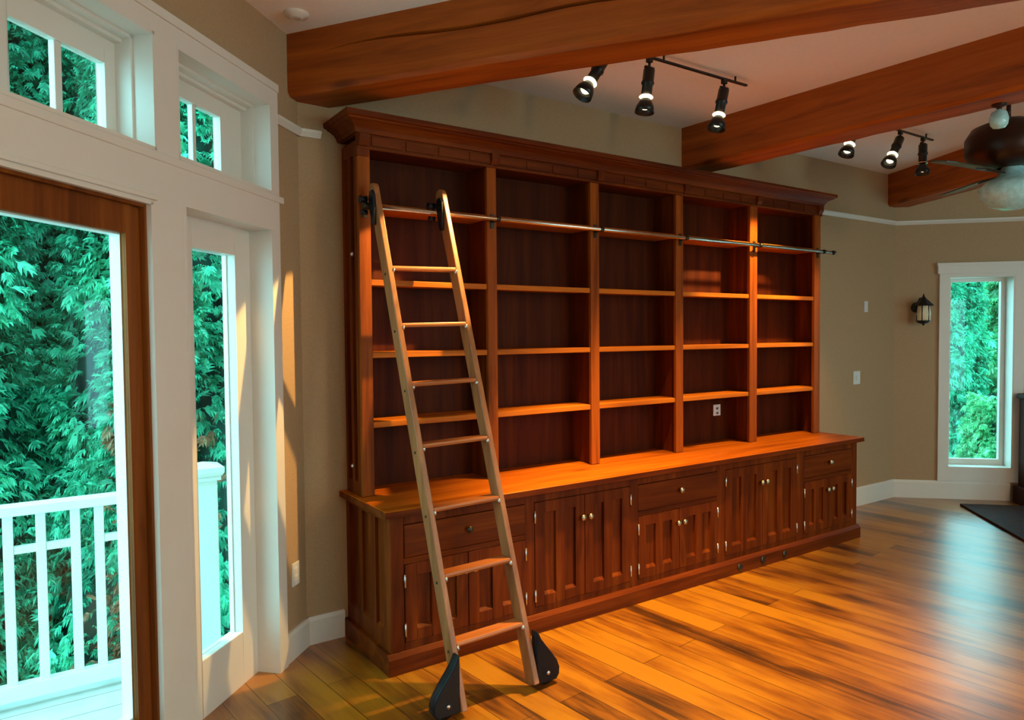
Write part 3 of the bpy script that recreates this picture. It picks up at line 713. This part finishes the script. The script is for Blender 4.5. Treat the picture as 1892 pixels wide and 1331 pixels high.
# ------------------------------------------------------------------ trees
def tree(name, x, y, z0, h, r, seed, label, lm='leaf', n=5200, rust=0, fs=1.0, spread=1.0):
    """columnar evergreen: trunk, a dark core for the shade between boughs and thousands of drooping fan sprays"""
    rs = np.random.RandomState(seed)
    root = thing('evergreen_tree', (x, y, z0), label, 'tree', 'evergreen trees outside the windows')
    tk = MB().tube((x, y, z0), (x, y, z0+h*.75), .10, .04, n=10); tk.build('trunk', 'bark', root)
    def radius(t, a): 
        return r*(np.clip(1.12-t, 0, 1)**.55)*(1+.16*np.sin(a*3+t*9+seed)+.13*np.sin(a*5-t*23+seed*2)+.09*np.sin(a*9+t*51))
    cm = MB(); rings = 18; seg = 18; vs = []
    for i in range(rings):
        t_ = i/(rings-1)
        for j in range(seg):
            a = 2*math.pi*j/seg; q = float(radius(t_*.97, a))*.80
            vs.append((x+q*math.cos(a), y+q*math.sin(a), z0+.2+t_*(h-.4)))
    cm.add(vs, [(i*seg+j, i*seg+(j+1) % seg, (i+1)*seg+(j+1) % seg, (i+1)*seg+j) for i in range(rings-1) for j in range(seg)], smooth=True)
    cm.build('shade_core', 'core', root)  # added dark hull, reads as shade between the sprays
    cl = 300; ct_ = rs.rand(cl)*.98; fa = math.atan2(-y, -x); ca = fa+(rs.rand(cl)-.5)*3.9    # clumps of boughs, on the side that can be seen
    def sprays(n, sel=None):
        k = rs.randint(cl, size=n); cpt = rs.rand(n) < .6
        if sel is None:
            t_ = np.where(cpt, ct_[k]+rs.randn(n)*.014, rs.rand(n)*.98); a = np.where(cpt, ca[k]+rs.randn(n)*.12, fa+(rs.rand(n)-.5)*3.9)
            push = np.where(cpt, .06+.12*rs.rand(n), 0)
        else:
            t_ = sel[0]+rs.randn(n)*sel[2]; a = sel[1]+rs.randn(n)*.16; push = np.full(n, .16)
        t_ = np.clip(t_, 0, .99)
        q = radius(t_, a)*(.86+.14*rs.rand(n))+push*r
        P = np.stack([x+q*np.cos(a), y+q*np.sin(a), z0+.15+t_*(h-.3)], 1)
        out = np.stack([np.cos(a), np.sin(a), 0*a], 1); side = np.stack([-np.sin(a), np.cos(a), 0*a], 1)
        nz = lambda v: v/np.linalg.norm(v, axis=1, keepdims=True)
        d = nz(out*(.3+.5*rs.rand(n, 1))+side*rs.randn(n, 1)*.6+np.array([0, 0, 1.])*(-.3+.5*rs.randn(n, 1)))
        nrm = nz(np.cross(d, side+rs.randn(n, 3)*.45)); w2 = np.cross(nrm, d)
        L_ = (.06+.09*rs.rand(n, 1))*fs
        # a frond: a midrib leaflet with pairs branching off it
        quads = []
        for base_f, ang, lf in ((.0, 0, 1.0), (.12, .75, .55), (.12, -.75, .55), (.38, .7, .48), (.38, -.7, .48), (.62, .6, .36), (.62, -.6, .36)):
            aa = ang+rs.randn(n, 1)*.08; dd = d*np.cos(aa)+w2*np.sin(aa); ww = w2*np.cos(aa)-d*np.sin(aa)
            b0 = P+d*L_*base_f; ll = L_*lf; m0 = b0+dd*ll*.5; e0 = b0+dd*ll-np.array([0, 0, .02*fs]); hw_ = ll*.17
            quads.append(np.stack([b0, m0+ww*hw_, e0, m0-ww*hw_], 1))
        V = np.stack(quads, 1).reshape(-1, 3)
        return V, np.arange(len(V)).reshape(-1, 4)
    def mk(nm, V, F, mt_):
        me = bpy.data.meshes.new(nm); V = V-np.array([x, y, z0]); me.from_pydata(V.tolist(), [], F.tolist()); me.materials.append(M[mt_])
        o_ = bpy.data.objects.new(nm, me); COL.objects.link(o_); o_.parent = root
    V, F = sprays(n); mk('foliage', V, F, lm)
    if rust:
        for (t_, a, sp) in rust:
            V, F = sprays(500, (t_, a, sp)); mk('dead_twigs', V, F, 'rust')
    return root
G = -3.0
tree('t', -3.3, 6.5, G, 9.4, .92, 3, 'teal green cedar standing farthest left beyond the deck', n=9000)
tree('t', -.95, 6.3, G, 9.8, .92, 5, 'bushy teal cedar seen behind the left balusters of the railing', n=24000)
tree('t', 1.0, 6.2, G, 9.6, .90, 8, 'bushy cedar with a rusty brown patch seen through the right edge of the wooden door', n=24000, rust=((.385, -1.95, .035), (.24, -2.1, .03)))
tree('t', 3.2, 6.5, G, 9.4, .95, 11, 'cedar standing right of the newel post beyond the deck', n=9000)
tree('t', -2.2, 8.9, G, 12, 1.05, 14, 'tall cedar in the second row at the far left', n=15000, fs=1.2)
tree('t', .05, 8.7, G, 12.4, 1.1, 17, 'tall cedar in the second row filling the gap behind the railing', n=24000, fs=1.2, rust=((.165, -1.37, .02), (.277, -1.05, .015), (.18, -1.55, .015)))
tree('t', 2.4, 8.9, G, 12, 1.1, 19, 'tall dark cedar in the second row seen through the narrow sidelight', n=20000, fs=1.2)
tree('t', -1.2, 11.6, G, 14, 1.3, 37, 'very tall cedar in the back row above the left transom', n=24000, fs=1.5)
tree('t', 1.5, 11.6, G, 14, 1.3, 41, 'very tall cedar in the back row above the right transom', n=24000, fs=1.5)
tree('t', 11.3, 4.35, G, 3.9, .80, 23, 'bright green low bushy tree close to the far right window', 'leaf2', n=9000, fs=1.0)
tree('t', 17.6, 8.2, G, 6.9, 1.0, 29, 'blue-green tree farther off at the left of the far window', 'leaf', n=9000, fs=2.0)
tree('t', 19.6, 7.2, G, 7.2, 1.0, 31, 'pale green tree farther off at the right of the far window', 'leaf2', n=9000, fs=2.0)
tree('t', 21.6, 9.6, G, 7.8, 1.3, 43, 'large distant green tree filling the back of the far window', 'leaf2', n=9000, fs=2.4)
tree('t', 21.8, 5.8, G, 7.6, 1.1, 47, 'distant green tree outside, hidden mostly by the right window jamb', 'leaf2', n=7000, fs=2.4)
